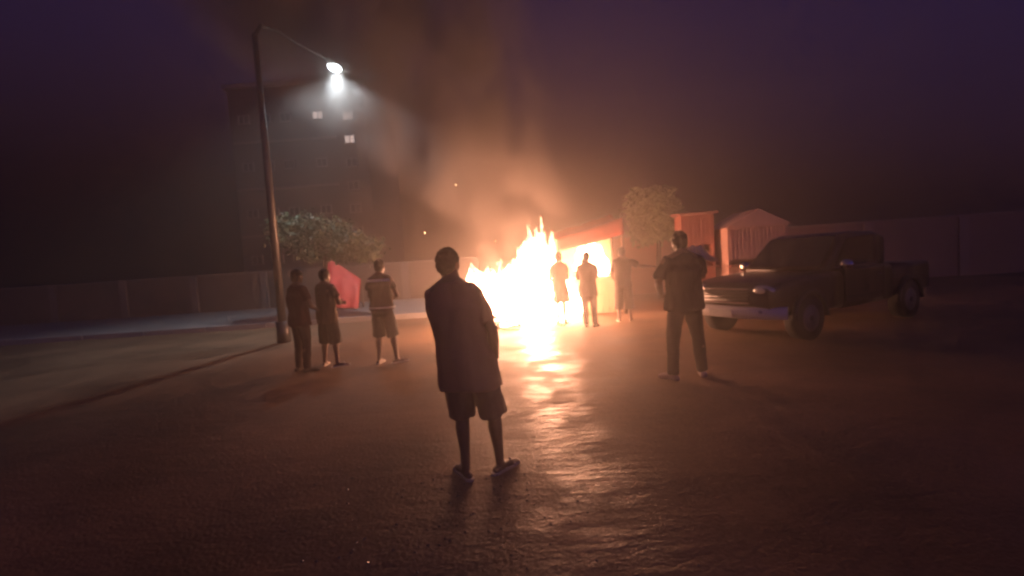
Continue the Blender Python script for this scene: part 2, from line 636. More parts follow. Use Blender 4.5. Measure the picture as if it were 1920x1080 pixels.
# a tall column on the right, a low spreading body to the left
for i, (b, h, r, ln) in enumerate((
    ((.44, 0, .02), 2.62, .46, (.16, 0)), ((.60, .12, .02), 2.20, .44, (.10, 0)), ((.24, -.12, .02), 2.35, .46, (.14, 0)),
    ((.42, -.25, .02), 1.95, .42, (.0, 0)), ((.02, .1, .05), 1.95, .44, (.14, 0)), ((.74, -.05, .02), 2.25, .36, (.04, 0)), ((.78, .1, .02), 2.25, .30, (.08, 0)), ((.30, .15, .02), 2.3, .40, (.22, 0)),
    ((-.20, .0, .20), 1.55, .42, (.10, 0)), ((-.46, .15, .26), 1.28, .42, (.05, 0)), ((-.72, .05, .36), 1.16, .42, (-.06, 0)),
    ((-1.0, .12, .46), 1.12, .36, (-.18, 0)), ((-.55, -.2, .32), .95, .34, (-.02, 0)),
    ((-.20, -.28, .18), 1.05, .34, (.05, 0)), ((.15, -.42, .02), 1.05, .32, (.02, 0)), ((.55, -.42, .02), 1.15, .32, (.0, 0)),
    ((-.70, -.32, .01), .22, .22, (0, 0)), ((-.48, -.36, .01), .2, .18, (0, 0)),
)):
    flame(fire, b, h, r, ln, i + 1)
tag(fire, 'large white-hot bonfire blazing in the middle of the wet road', 'fire')


# things burning in the heap
CHAR = mat('charred_wood', (.035, .025, .02), .85, bump=.5, bscale=20, var=.4, vscale=7)
PALEWOOD = mat('pale_wood', (.36, .25, .15), .75, bump=.4, bscale=20, var=.3, vscale=6)


def pallet(loc, rz, tilt, label, m_):
    e = empty('wooden_pallet', loc, rz)
    e.rotation_euler = (tilt[0], tilt[1], rz)
    for i in range(6):
        MB().box((0, -.42 + .168 * i, .125), (1.1, .1, .022)).build('slat', m_, e, bevel=.003)
    for x in (-.5, 0, .5):
        MB().box((x, 0, .069), (.09, .94, .085)).build('bearer', m_, e, bevel=.004)
    for i in range(3):
        MB().box((0, -.42 + .42 * i, .013), (1.1, .1, .022)).build('slat', m_, e, bevel=.003)
    tag(e, label, 'pallet')


pallet((-.42, 11.45, .02), R(6), (0, 0), 'charred wooden pallet lying at the low end of the bonfire', CHAR)
pallet((.42, 11.95, .30), R(-20), (R(38), R(8)), 'charred wooden pallet leaning inside the tall flames', CHAR)


def board(loc, size, rot, label, m_):
    o = MB().box((0, 0, 0), size).build('wooden_board', m_, None, bevel=.004)
    o.location = loc
    o.rotation_euler = rot
    tag(o, label, 'board', 'loose boards thrown round the bonfire')


board((1.02, 11.05, .05), (.5, .09, .03), (R(4), R(-8), R(118)), 'dark burnt board lying just right of the foot of the flames', CHAR)
board((-.72, 10.95, .035), (.95, .12, .03), (0, R(1), R(9)), 'longest loose board lying in front of the charred pallet', CHAR)
board((-.1, 10.7, .03), (.42, .08, .028), (0, 0, R(-20)), 'short pale board lying nearest the viewer before the bonfire', PALEWOOD)


def tyre(loc, rot, r, label):
    e = empty('tyre', loc)
    e.rotation_euler = rot
    rub = mat('rubber', (.018, .017, .016), .75, bump=.3, bscale=30)
    seg, prof = 36, []
    for i in range(14):
        a = 2 * math.pi * i / 14
        prof.append((r - .1 + .1 * math.copysign(abs(math.cos(a)) ** .6, math.cos(a)), .1 * math.copysign(abs(math.sin(a)) ** .6, math.sin(a))))
    rings = []
    for j in range(seg + 1):
        a = 2 * math.pi * j / seg
        rings.append([(p[0] * math.cos(a), p[0] * math.sin(a), p[1]) for p in prof])
    MB().loft(rings, False).build('casing', rub, e, True)
    for j in range(24):
        a = 2 * math.pi * j / 24
        MB().box((r * math.cos(a), r * math.sin(a), 0), (.012, .05, .15), Matrix.Rotation(a, 3, 'Z')).build('tread_block', rub, e)
    tag(e, label, 'tyre', 'tyres burning in the heap')


tyre((.15, 11.85, .12), (0, 0, 0), .32, 'lower tyre lying flat under the bonfire flames')
tyre((.32, 12.0, .33), (R(8), R(4), 0), .31, 'upper tyre tilted on the other inside the bonfire')


# ------------------------------------------------------------------ burning stall with a red awning
def stall():
    e = empty('market_stall', (2.1, 12.9, 0))
    red = mat('red_awning', (.42, .055, .045), .6, bump=.25, bscale=7, var=.2, vscale=3)
    wood = mat('stall_wood', (.14, .09, .06), .85, bump=.4, bscale=16, var=.3, vscale=5)
    tan = mat('tan_paint', (.55, .37, .22), .7, bump=.3, bscale=12, var=.25, vscale=4)
    nx, ny = 24, 12
    vs, fs = [], []
    for j in range(ny + 1):
        t = j / ny
        for i in range(nx + 1):
            s = i / nx
            x = -.86 + 1.72 * s
            y = -.62 + 1.45 * t
            z = 2.06 + .44 * s ** .8 + .22 * t - .07 * math.sin(math.pi * t) - .05 * math.sin(math.pi * s) + .025 * noise.noise(Vector((s * 5, t * 4, 1)))
            vs.append((x, y, z))
    n = nx + 1
    for j in range(ny):
        for i in range(nx):
            a = j * n + i
            fs.append((a, a + 1, a + n + 1, a + n))
    # hanging front flap
    b0 = len(vs)
    for j in range(5):
        for i in range(nx + 1):
            s = i / nx
            p = vs[i]
            vs.append((p[0], p[1] - .012 * j - .02 * math.sin(s * 21) * j / 4, p[2] - (.085 + .02 * s) * j))
    for j in range(4):
        for i in range(nx):
            a = b0 + j * n + i
            fs.append((a, a + 1, a + n + 1, a + n))
    o = MB().add(vs, fs).build('awning', red, e, True)
    so = o.modifiers.new('thick', 'SOLIDIFY')
    so.thickness = .01
    for x, y, h in ((-.82, -.56, 2.04), (.84, -.58, 2.62), (-.82, .78, 2.22), (.84, .78, 2.66)):
        MB().tube([(x, y, -.01), (x, y, h)], [.045, .04], round_ends=False).build('post', wood, e, True)
    for i in range(9):
        MB().box((-.72 + .18 * i, -.44, .50), (.165, .03, .92)).build('board', tan, e, bevel=.004)
    MB().box((0, -.15, .98), (1.66, .68, .05)).build('counter', tan, e, bevel=.006)
    MB().box((0, .76, 1.1), (1.6, .03, 2.1)).build('back_panel', tan, e)
    tag(e, 'wooden stall with a red awning burning beyond the bonfire', 'stall')
    f = empty('fire_on_counter', (2.15, 12.75, 1.0))
    for i, (b, h, r, ln) in enumerate((((-.14, 0, .02), 1.12, .20, (-.08, 0)), ((.06, .05, .02), 1.15, .24, (.02, 0)), ((.24, 0, .02), .95, .18, (.05, 0)))):
        flame(f, b, h, r, ln, 31 + i)
    tag(f, 'bright flames on the stall counter under the red awning', 'fire')
    f2 = empty('small_fire', (1.52, 12.15, 0))
    for i, (b, h, r, ln) in enumerate((((0, 0, .0), 1.15, .17, (.0, 0)), ((.1, .05, .0), .9, .15, (.02, 0)))):
        flame(f2, b, h, r, ln, 41 + i)
    tag(f2, 'small fire on the ground between bonfire and stall', 'fire')


stall()


# ------------------------------------------------------------------ roadside kiosks
def kiosk(loc, rz, w, d, h, gable, material, label):
    e = empty('kiosk', loc, rz)
    dark = mat('kiosk_dark', (.04, .03, .028), .6)
    trim = mat('kiosk_trim', (.30, .12, .10), .6, var=.2)
    for x in (-w / 2 + .03, w / 2 - .03):
        MB().box((x, 0, h / 2), (.05, d, h)).build('side_panel', material, e)
    MB().box((0, d / 2 - .03, h / 2), (w - .1, .05, h)).build('back_panel', material, e)
    MB().box((0, -d / 2 + .03, .52), (w - .1, .05, 1.04)).build('front_panel', material, e)
    MB().box((0, -d / 2 + .03, h - .42), (w - .1, .05, .84)).build('sign_panel', material, e)
    MB().box((0, -d / 2 - .12, 1.06), (w + .06, .34, .04)).build('counter', trim, e, bevel=.005)
    MB().box((0, d / 2 - .3, 1.3), (w - .2, .3, .03)).build('shelf', dark, e)
    nrib = int(w / .11)
    for i in range(nrib):
        x = -w / 2 + .1 + (w - .2) * i / (nrib - 1)
        MB().box((x, -d / 2, h - .43), (.035, .03, .80)).build('sheet_rib', material, e)
        MB().box((x, -d / 2, .5), (.035, .03, .94)).build('sheet_rib', material, e)
    if gable:
        m = MB()
        m.add([(-w / 2 - .08, -d / 2 - .1, h), (w / 2 + .08, -d / 2 - .1, h), (0, -d / 2 - .1, h + .45), (-w / 2 - .08, d / 2 + .1, h), (w / 2 + .08, d / 2 + .1, h), (0, d / 2 + .1, h + .45)],
              [(0, 1, 2), (3, 5, 4), (0, 3, 4, 1), (1, 4, 5, 2), (0, 2, 5, 3)])
        m.build('roof', material, e)
    else:
        MB().box((0, -.05, h + .04), (w + .16, d + .3, .07), Matrix.Rotation(R(3), 3, 'X')).build('roof', trim, e, bevel=.01)
    tag(e, label, 'kiosk')


kiosk((5.22, 13.4, 0), R(-8), .86, .9, 2.50, False, mat('red_paint', (.36, .13, .10), .6, var=.35, vscale=3, bump=.15, bscale=8), 'red painted kiosk behind the big man in dark trousers')
kiosk((6.55, 13.1, 0), R(-4), 1.55, 1.4, 2.05, True, mat('pink_paint', (.58, .36, .31), .6, var=.3, vscale=3, bump=.15, bscale=8), 'pale pink kiosk with a gabled roof at the road edge')


# ------------------------------------------------------------------ pickup truck
def pickup(loc, rz):
    e = empty('pickup_truck', loc, rz)
    paint = mat('dark_paint', (.035, .022, .02), .28, metal=.2, var=.15)
    chrome = mat('chrome', (.75, .73, .70), .16, metal=1.0)
    glass = mat('truck_glass', (.02, .02, .02), .06)
    rub = mat('rubber', (.018, .017, .016), .75)
    plast = mat('black_plastic', (.02, .02, .02), .5)
    lampm = mat('headlamp_glass', (.75, .75, .72), .12, metal=.6)
    # body along +x = front; sections give width, bottom, top
    def sect(x, w, z0, z1, r=.09):
        pts = []
        for cx, cz, a0 in ((w / 2 - r, z1 - r, 0), (-w / 2 + r, z1 - r, 90), (-w / 2 + r, z0 + r, 180), (w / 2 - r, z0 + r, 270)):
            for k in range(5):
                a = R(a0 + 22.5 * k)
                pts.append((x, cx + r * math.cos(a), cz + r * math.sin(a)))
        return pts
    MB().loft([sect(.55, 1.72, .42, 1.04), sect(.9, 1.76, .42, 1.06), sect(1.6, 1.76, .42, 1.03), sect(2.15, 1.68, .44, .98), sect(2.38, 1.52, .50, .90)]).build('bonnet', paint, e, True)
    MB().loft([sect(-1.0, 1.76, .42, 1.08), sect(-.2, 1.78, .40, 1.08), sect(.56, 1.76, .40, 1.06)]).build('cab_body', paint, e, True)
    MB().loft([sect(-2.45, 1.70, .5, 1.06), sect(-1.02, 1.74, .45, 1.06)]).build('cargo_bed', paint, e, True)
    # greenhouse
    cab = []
    for x, w, z0, z1 in ((-1.0, 1.5, 1.06, 1.62), (-.75, 1.44, 1.06, 1.70), (-.1, 1.44, 1.06, 1.72), (.22, 1.42, 1.06, 1.66), (.86, 1.5, 1.04, 1.12)):
        cab.append(sect(x, w, z0, z1, .05 if z1 < 1.2 and x > .5 else .08) if z1 - z0 > .17 else sect(x, w, z0, z1, .03))
    MB().loft(cab).build('cab_roof', paint, e, True)
    MB().add([(.87, -.66, 1.15), (.87, .66, 1.15), (.27, .6, 1.655), (.27, -.6, 1.655)], [(0, 1, 2, 3)]).build('windscreen', glass, e)
    for s in (-1, 1):
        MB().add([(-.7, s * .755, 1.12), (.6, s * .76, 1.12), (.2, s * .735, 1.6), (-.66, s * .735, 1.64)], [(0, 1, 2, 3)]).build('side_window', glass, e)
        MB().ell((.62, s * .95, 1.16), (.07, .11, .09)).build('mirror', chrome, e, True)
        for gx in (-.68, .56):
            MB().box((gx, s * .886, .76), (.014, .02, .6)).build('panel_gap', plast, e)
        MB().box((-.06, s * .755, 1.115), (1.34, .03, .025)).build('window_trim', chrome, e)
        MB().box((-.06, s * .90, .60), (1.2, .02, .05)).build('rubbing_strip', plast, e)
        d = MB().box((-.06, s * .892, .78), (1.2, .014, .55)).build('door', paint, e, bevel=.005)
        MB().box((-.5, s * .908, .93), (.16, .02, .03)).build('handle', chrome, d)
        MB().ell((2.28, s * .60, .86), (.12, .2, .085)).build('headlight', lampm, e, True)
        MB().ell((2.42, s * .62, .52), (.04, .07, .05)).build('fog_light', lampm, e, True)
        MB().box((-2.46, s * .78, .86), (.03, .12, .26)).build('tail_light', mat('tail_red', (.35, .02, .02), .3), e)
        for x in (1.55, -1.6):
            w = MB().tube([(x, s * .68, .36), (x, s * .90, .36)], [.36, .36], seg=32, round_ends=False).build('wheel', rub, e, True)
            MB().tube([(x, s * .895, .36), (x, s * .912, .36)], [.22, .2], seg=24, round_ends=False).build('rim', mat('dull_rim', (.16, .15, .15), .5, metal=.5), w, True)
            MB().tube([(x, s * .91, .36), (x, s * .925, .36)], [.05, .045], seg=12, round_ends=False).build('hub', plast, w, True)
            a = MB()
            rings = []
            for k in range(13):
                q = math.pi * k / 12
                rings.append([(x + rr * math.cos(q), s * yy, .36 + rr * math.sin(q)) for rr, yy in ((.40, .86), (.40, .925), (.47, .925), (.47, .86))])
            a.loft(rings).build('wheel_arch', plast, e, True)
    for i in range(5):
        MB().box((2.40, 0, .66 + .055 * i), (.05, .86, .03)).build('grille_bar', chrome if i in (0, 4) else plast, e, bevel=.006)
    # wrap-round bumper
    rings = []
    for k in range(17):
        q = -1 + 2 * k / 16
        x = 2.52 - .28 * abs(q) ** 3.2
        y = .93 * q
        rings.append([(x - .10, y * .97, .40), (x, y, .42), (x + .03, y, .50), (x, y, .585), (x - .10, y * .97, .6)])
    MB().loft(rings).build('front_bumper', mat('bumper_white', (.72, .68, .64), .3), e, True)
    MB().box((2.565, 0, .50), (.02, .42, .12)).build('number_plate', mat('plate', (.5, .5, .48), .5), e)
    MB().box((-2.5, 0, .5), (.12, 1.6, .14)).build('rear_bumper', chrome, e, bevel=.02)
    tag(e, 'dark pickup truck with chrome bumper parked beside the big man', 'pickup truck')


pickup((5.73, 9.03, 0), R(180 + 27))


# ================================================================== people
def V(*a): return Vector(a)


def person(label, loc, yaw, h, pose, look, seed, voxel=.011):
    """body faces +y in its own space; look gives the clothes"""
    k = h / 1.75
    e = empty('person', loc, yaw)
    S = lambda p: Vector(p) * k
    J = dict(
        lean=(0, 0), sh=.185,
        el=((-.26, -.03, 1.14), (.26, -.03, 1.14)), wr=((-.25, .06, .90), (.25, .06, .90)),
        pn=((1, 0, 0), (-1, 0, 0)), curl=.45,
        kn=((-.11, .02, .50), (.11, .02, .50)), an=((-.12, -.02, .085), (.12, -.02, .085)), toe=((-.16, .16), (.16, .16)),
        head=(0, .02), turn=0.0, neck=1.0)
    J.update(pose)
    lx, ly = J['lean']
    off = lambda z: V(lx * max(0, z - .5) / 1.2, ly * max(0, z - .5) / 1.2, 0)

    def ring(z, rx, ry, yo=0, ex=2.4, n=22):
        o_ = off(z)
        out = []
        for j in range(n):
            a = 2 * math.pi * j / n
            c, s = math.cos(a), math.sin(a)
            out.append(S((o_.x + rx * math.copysign(abs(c) ** (2 / ex), c), o_.y + yo + ry * math.copysign(abs(s) ** (2 / ex), s), z)))
        return out
    b = MB()
    b.loft([ring(z, rx, ry, yo) for z, rx, ry, yo in ((.80, .10, .08, 0), (.86, .15, .11, -.01), (.94, .165, .12, -.015), (1.05, .145, .102, 0), (1.18, .155, .108, .005), (1.30, .172, .118, .005), (1.38, .172, .11, 0), (1.44, .12, .085, -.005), (1.475, .07, .06, -.005))])
    hd = off(1.62) + V(J['head'][0], J['head'][1], 0)
    rot = Matrix.Rotation(J['turn'], 3, 'Z')
    hc = V(hd.x, hd.y, 1.632)
    H = lambda x, y, z: S(hc + rot @ V(x, y, z))
    b.tube([S(off(1.42) + V(0, -.012, 1.42)), S(V(hd.x * .9, hd.y - .02, 1.56))], [.058 * k * J['neck'], .054 * k * J['neck'] ** .5])
    for s in (-1, 1):
        b.tube([S(off(1.5) + V(s * .03, -.02, 1.505)), S(off(1.41) + V(s * J['sh'] * .85, -.01, 1.425))], [.042 * k, .05 * k])
    b.ell(H(0, -.008, .02), (.078 * k, .098 * k, .098 * k), rot)                 # skull
    b.ell(H(0, .025, -.045), (.058 * k, .066 * k, .075 * k), rot)               # face and jaw
    b.ell(H(0, .07, -.095), (.028 * k, .022 * k, .02 * k), rot)                  # chin
    b.tube([H(0, .088, .01), H(0, .108, -.028)], [.009 * k, .016 * k])           # nose
    b.ell(H(0, .082, -.064), (.024 * k, .012 * k, .009 * k), rot)                # mouth
    for s in (-1, 1):
        b.ell(H(s * .032, .078, .022), (.02 * k, .012 * k, .008 * k), rot)       # brow
        b.ell(H(s * .08, -.005, -.01), (.012 * k, .02 * k, .033 * k), rot)       # ear
        b.ell(H(s * .04, .07, -.03), (.018 * k, .014 * k, .014 * k), rot)        # cheek
    for i, s in enumerate((-1, 1)):
        sh = off(1.41) + V(s * J['sh'], 0, 1.405)
        el = off(1.1) * .9 + V(*J['el'][i])
        wr = off(1.0) * .9 + V(*J['wr'][i])
        b.tube([S(sh), S(sh.lerp(el, .45)), S(el)], [.056 * k, .05 * k, .04 * k])
        b.tube([S(el), S(el.lerp(wr, .3)), S(wr)], [.04 * k, .043 * k, .027 * k])
        # hand: palm, four fingers, thumb
        d = (wr - el).normalized()
        n = V(*J['pn'][i])
        n = (n - d * n.dot(d)).normalized()
        sd = d.cross(n).normalized()
        pc = wr + d * .05
        b.tube([S(wr + d * .01), S(pc), S(wr + d * .085)], [.026 * k, .036 * k, .034 * k], flat=.45, side=sd)
        cu = J['curl']
        for f_ in range(4):
            u = (-.03 + .02 * f_)
            ln = (.062, .074, .07, .055)[f_]
            p0 = wr + d * .088 + sd * u
            d1 = (d * math.cos(cu) + n * math.sin(cu)).normalized()
            d2 = (d * math.cos(cu * 2.3) + n * math.sin(cu * 2.3)).normalized()
            p1 = p0 + d1 * ln * .55
            b.tube([S(p0), S(p1), S(p1 + d2 * ln * .5)], [.0095 * k, .009 * k, .0078 * k], seg=8)
        t0 = wr + d * .03 - sd * .03
        t1 = t0 + (d * .6 - sd * .65 + n * .35).normalized() * .045
        b.tube([S(t0), S(t1), S(t1 + (d * .85 - sd * .1 + n * .5).normalized() * .035)], [.013 * k, .0115 * k, .009 * k], seg=8)
    feet = []
    for i, s in enumerate((-1, 1)):
        hp = V(s * .088, -.005, .90) + off(.9)
        kn = V(*J['kn'][i])
        an = V(*J['an'][i])
        toe = V(J['toe'][i][0], J['toe'][i][1], .025)
        b.tube([S(hp), S(hp.lerp(kn, .5)), S(kn)], [.086 * k, .074 * k, .053 * k])
        dn = (an - kn)
        b.tube([S(kn), S(kn + dn * .3 + V(0, -.018, 0)), S(kn + dn * .7), S(an)], [.052 * k, .056 * k, .04 * k, .034 * k])
        fd = V(toe.x - an.x, toe.y - an.y, 0).normalized()
        fs = V(fd.y, -fd.x, 0)
        z0 = an.z - .085
        heel = V(an.x, an.y, z0 + .038) - fd * .045
        ball = V(an.x, an.y, z0 + .03) + fd * .13
        tip = V(an.x, an.y, z0 + .022) + fd * .185
        b.tube([S(an), S(V(an.x, an.y, z0 + .045) + fd * .02)], [.034 * k, .036 * k])
        b.tube([S(heel), S(heel.lerp(ball, .5) + V(0, 0, .012)), S(ball), S(tip)], [.034 * k, .036 * k, .038 * k, .026 * k], flat=.75, side=fs)
        for q in range(5):
            b.tube([S(ball + fs * (.034 - .017 * q) * (1)), S(tip + fs * (.03 - .015 * q) + fd * (.012 - .006 * abs(q - 1)))], [.012 * k, .0095 * k], seg=7)
        feet.append((heel, ball, tip, fd, fs, z0, an))
    skin = mat(look.get('skin', 'skin_brown'), (.17, .095, .062), .5, var=.12, vscale=9)
    link('body', melt(b, 'body', voxel, 3), skin, e)

    # hair
    hm = MB()
    hm.ell(H(0, -.016, .032), (.086 * k, .102 * k, .098 * k), rot)
    hm.ell(H(0, -.045, -.01), (.078 * k, .066 * k, .085 * k), rot)
    if look.get('cap'):
        cm = mat('cap_' + look['cap'][0], look['cap'][1], .8, bump=.2, bscale=40)
        c = MB()
        c.ell(H(0, -.004, .06), (.094 * k, .112 * k, .078 * k), rot)
        c.ell(H(0, .12, .05), (.075 * k, .07 * k, .012 * k), rot)
        link('cap', melt(c, 'cap', voxel * .9, 2), cm, e)
    hairm = mat('hair_black', (.012, .010, .009), .6, bump=.6, bscale=90)
    link('hair', melt(hm, 'hair', voxel, 2, (.012, 34, 34, seed)), hairm, e)

    # shirt
    c = MB()
    hem = look.get('hem', .80)
    fl = look.get('flare', .0)
    bag = look.get('bag', .02)
    if look.get('top') != 'none':
        rows = [(1.30, .185, .13), (1.18, .172, .125), (1.05, .168, .125), (.95, .182, .14), (.80, .188, .145), (.65, .19, .15)]
        rr = [ring(1.50, .078, .068, -.012), ring(1.475, .125, .088, -.01), ring(1.42, .180, .115, -.004), ring(1.37, .192, .125)]
        for z, rx, ry in rows:
            if z > hem + .03:
                rr.append(ring(z, rx + bag, ry + bag, 0))
        rr.append(ring(hem, rows[3][1] + bag + fl, rows[3][2] + bag + fl * .6))
        c.loft(rr)
        sl = look.get('sleeve', .62)
        for i, s in enumerate((-1, 1)):
            sh = off(1.41) + V(s * J['sh'], 0, 1.405)
            el = off(1.1) * .9 + V(*J['el'][i])
            wr = off(1.0) * .9 + V(*J['wr'][i])
            if sl <= 0:
                c.tube([S(sh + V(-s * .03, 0, .0)), S(sh + V(s * .005, 0, -.03))], [.062 * k, .058 * k])
            elif sl <= 1:
                c.ell(S(sh + V(-s * .02, 0, 0)), (.07 * k, .07 * k, .07 * k))
                c.tube([S(sh + V(-s * .02, 0, 0)), S(sh.lerp(el, sl * .5)), S(sh.lerp(el, sl))], [.068 * k, .07 * k, .07 * k], round_ends=False)
            else:
                c.tube([S(sh + V(-s * .02, 0, 0)), S(sh.lerp(el, .5)), S(el), S(el.lerp(wr, .5)), S(el.lerp(wr, sl - 1))], [.07 * k, .066 * k, .058 * k, .052 * k, .044 * k])
        sm = mat('cloth_' + look['shirt'][0], look['shirt'][1], .9, bump=.25, bscale=60, var=.12, vscale=6)
        so = link('shirt', melt(c, 'shirt', voxel * 1.1, 5, (.026, 8, 3.0, seed)), sm, e)
        for (z0, z1, grow) in look.get('stripes', ()):
            st = MB()
            kx = .192 if z0 > 1.36 else .19
            ky = .125 if z0 > 1.36 else .14
            rgs = [ring(z0, kx + bag + grow, ky + bag + grow, 0, n=40), ring(z1, kx + bag + grow - (.015 if z0 > 1.36 else 0), ky + bag + grow, 0, n=40)]
            st.loft(rgs, False)
            o = st.build('reflective_stripe', mat('reflective', (.78, .74, .66), .4), so, True)
            q = o.modifiers.new('t', 'SOLIDIFY')
            q.thickness = .006
    # shorts, trousers or skirt
    c = MB()
    cut = look.get('cut', .42)
    wide = look.get('wide', 1.0)
    c.loft([ring(1.04, .165, .12), ring(.95, .182, .135, -.01), ring(.86, .182, .135, -.012), ring(.80, .15, .11, -.005)])
    if look.get('bottom') == 'skirt':
        c.loft([ring(1.0, .17, .125), ring(.85, .20, .15), ring(.62, .23, .18), ring(cut, .26, .21)])
    else:
        for i, s in enumerate((-1, 1)):
            hp = V(s * .088, -.005, .90) + off(.9)
            kn = V(*J['kn'][i])
            an = V(*J['an'][i])
            if cut > .2:
                t = (.90 - cut) / .40
                end = hp.lerp(kn, t) if t <= 1 else kn.lerp(an, (t - 1))
                mid = hp.lerp(end, .5)
                c.tube([S(hp), S(mid), S(end + (end - mid).normalized() * -.02), S(end)], [.098 * k, .100 * wide * k, .100 * wide * k, .098 * wide * k], round_ends=False)
            else:
                c.tube([S(hp), S(hp.lerp(kn, .5)), S(kn), S(kn.lerp(an, .5)), S(an + V(0, 0, -.01))], [.10 * k, .094 * k, .075 * wide * k, .068 * wide * k, .062 * wide * k], round_ends=False)
    pm = mat('cloth_' + look['pants'][0], look['pants'][1], .9, bump=.25, bscale=60, var=.12, vscale=6)
    link(look.get('bottom', 'shorts'), melt(c, 'shorts', voxel * 1.1, 5, (.012, 9, 5, seed + 7)), pm, e)
    # footwear
    for heel, ball, tip, fd, fs, z0, an in feet:
        if look.get('feet') == 'shoes':
            f_ = MB()
            f_.tube([S(heel), S(heel.lerp(ball, .5) + V(0, 0, .018)), S(ball), S(tip)], [.044 * k, .046 * k, .047 * k, .034 * k], flat=.85, side=fs)
            f_.tube([S(V(an.x, an.y, z0 + .05)), S(V(an.x, an.y, z0 + .085))], [.044 * k, .042 * k])
            link('shoe', melt(f_, 'shoe', voxel * .8, 2), mat('shoe_' + look['shoe'][0], look['shoe'][1], .6), e)
        else:
            f_ = MB()
            rg = []
            for zz in (z0 + .002, z0 + .020):
                rg.append([S(V(*( (heel - fd * .05 + (tip + fd * .04 - heel + fd * .05) * t + fs * w * sgn).to_2d()), zz)) for t, w, sgn in
                           [(0, .012, 1), (.08, .034, 1), (.35, .034, 1), (.7, .046, 1), (.92, .036, 1), (1, .012, 1), (1, .012, -1), (.92, .036, -1), (.7, .046, -1), (.35, .034, -1), (.08, .034, -1), (0, .012, -1)]])
            sd_ = f_.loft(rg).build('sandal', mat('sandal_' + look['shoe'][0], look['shoe'][1], .6), e)
            MB().tube([S(ball + fs * .042 + V(0, 0, -.006)), S(ball + V(0, 0, .034) - fd * .01), S(ball - fs * .042 + V(0, 0, -.006))], [.011 * k, .012 * k, .011 * k], seg=8).build('strap', mat('sandal_' + look['shoe'][0], look['shoe'][1], .6), sd_, True)
    return tag(e, label, 'person', 'onlookers round the bonfire')


# nearest man, back to us, one hand in his pocket, the other holding a phone in front
person('nearest man from behind, loose dark T-shirt, knee-length shorts and sandals, facing the bonfire', (-.33, 3.52, 0), R(-6), 1.73,
       dict(lean=(-.15, .0), sh=.172, neck=1.35, el=((-.20, .12, 1.14), (.245, -.06, 1.12)), wr=((-.04, .28, 1.18), (.225, .05, .90)), pn=((1, -.2, .3), (-1, 0, 0)), head=(.0, .03), turn=R(-14),
            kn=((-.12, .03, .50), (.13, .02, .50)), an=((-.10, -.06, .085), (.15, .03, .085)), toe=((-.22, .12), (.26, .2)), curl=.6),
       dict(shirt=('maroon', (.26, .13, .10)), pants=('dark_brown', (.14, .075, .065)), hem=.69, flare=.02, bag=.036, sleeve=.8, cut=.46, wide=1.09, shoe=('tan', (.55, .45, .36))), 1.3, .009)

person('man in dark T-shirt and shorts with folded arms, before the red tarpaulin shelter', (-3.17, 8.02, 0), R(-28), 1.66,
       dict(el=((-.24, .10, 1.13), (.25, .08, 1.13)), wr=((.02, .27, 1.12), (-.02, .26, 1.18)), pn=((0, -1, 0), (0, -1, 0)), head=(0, .03),
            an=((-.17, .0, .085), (.17, -.02, .085)), toe=((-.26, .15), (.27, .12)), kn=((-.14, .04, .5), (.14, .03, .5))),
       dict(shirt=('olive', (.075, .048, .03)), pants=('black', (.022, .016, .016)), hem=.78, bag=.015, sleeve=.6, cut=.42, wide=1.1, shoe=('pale', (.6, .52, .44))), 2.1, .010)

person('man in a dark vest with pale reflective stripes at shoulder and waist, and shorts', (-2.20, 7.92, 0), R(-20), 1.76,
       dict(el=((-.27, .06, 1.14), (.27, .05, 1.14)), wr=((-.10, .27, 1.10), (.10, .27, 1.12)), pn=((1, 0, 0), (-1, 0, 0)), head=(0, .03), turn=R(8),
            an=((-.13, -.02, .085), (.17, .05, .085)), toe=((-.17, .16), (.25, .2)), kn=((-.12, .04, .5), (.14, .05, .5))),
       dict(shirt=('vest', (.085, .05, .022)), pants=('navy', (.022, .017, .018)), hem=.92, bag=.025, sleeve=.55, cut=.46, wide=1.06, shoe=('pale', (.6, .52, .44)),
            stripes=((1.385, 1.425, .010), (.945, .965, .012))), 3.7, .010)

person('leftmost person, in a dark red shirt and trousers', (-3.50, 7.70, 0), R(-32), 1.68,
       dict(el=((-.26, .02, 1.13), (.26, .05, 1.13)), wr=((-.22, .16, .93), (.14, .24, 1.05)), head=(0, .03)),
       dict(shirt=('wine', (.09, .022, .022)), pants=('brown', (.06, .022, .02)), hem=.80, bag=.02, sleeve=.65, cut=.10, bottom='trousers', feet='shoes', shoe=('brown', (.10, .06, .04))), 5.1, .011)

person('slim figure in dark clothes raising a phone, standing before the burning stall', (1.68, 10.46, 0), R(-12), 1.66,
       dict(el=((-.22, .14, 1.16), (.22, .12, 1.18)), wr=((-.06, .28, 1.38), (.07, .26, 1.40)), pn=((1, 0, 0), (-1, 0, 0)), head=(0, .03),
            an=((-.08, .0, .085), (.12, -.05, .085)), toe=((-.1, .18), (.2, .12)), kn=((-.09, .03, .5), (.11, .0, .5))),
       dict(shirt=('plum', (.045, .026, .022)), pants=('plum_dark', (.06, .036, .034)), hem=.72, flare=.02, bag=.02, sleeve=1.6, cut=.10, wide=1.05, bottom='trousers', feet='shoes', shoe=('black', (.03, .025, .025))), 6.4, .011)

person('man in brown clothes with one arm stretched out, standing beside the stall post', (2.58, 10.95, 0), R(-10), 1.72,
       dict(el=((-.26, .04, 1.13), (.42, .10, 1.28)), wr=((-.20, .20, 1.0), (.66, .16, 1.26)), pn=((1, 0, 0), (0, 0, -1)), head=(0, .03),
            an=((-.13, .0, .085), (.14, -.02, .085))),
       dict(shirt=('brown_shirt', (.055, .033, .022)), pants=('brown_pants', (.045, .027, .02)), hem=.80, bag=.02, sleeve=.7, cut=.30, wide=1.05, shoe=('tan', (.55, .45, .36))), 7.7, .011)

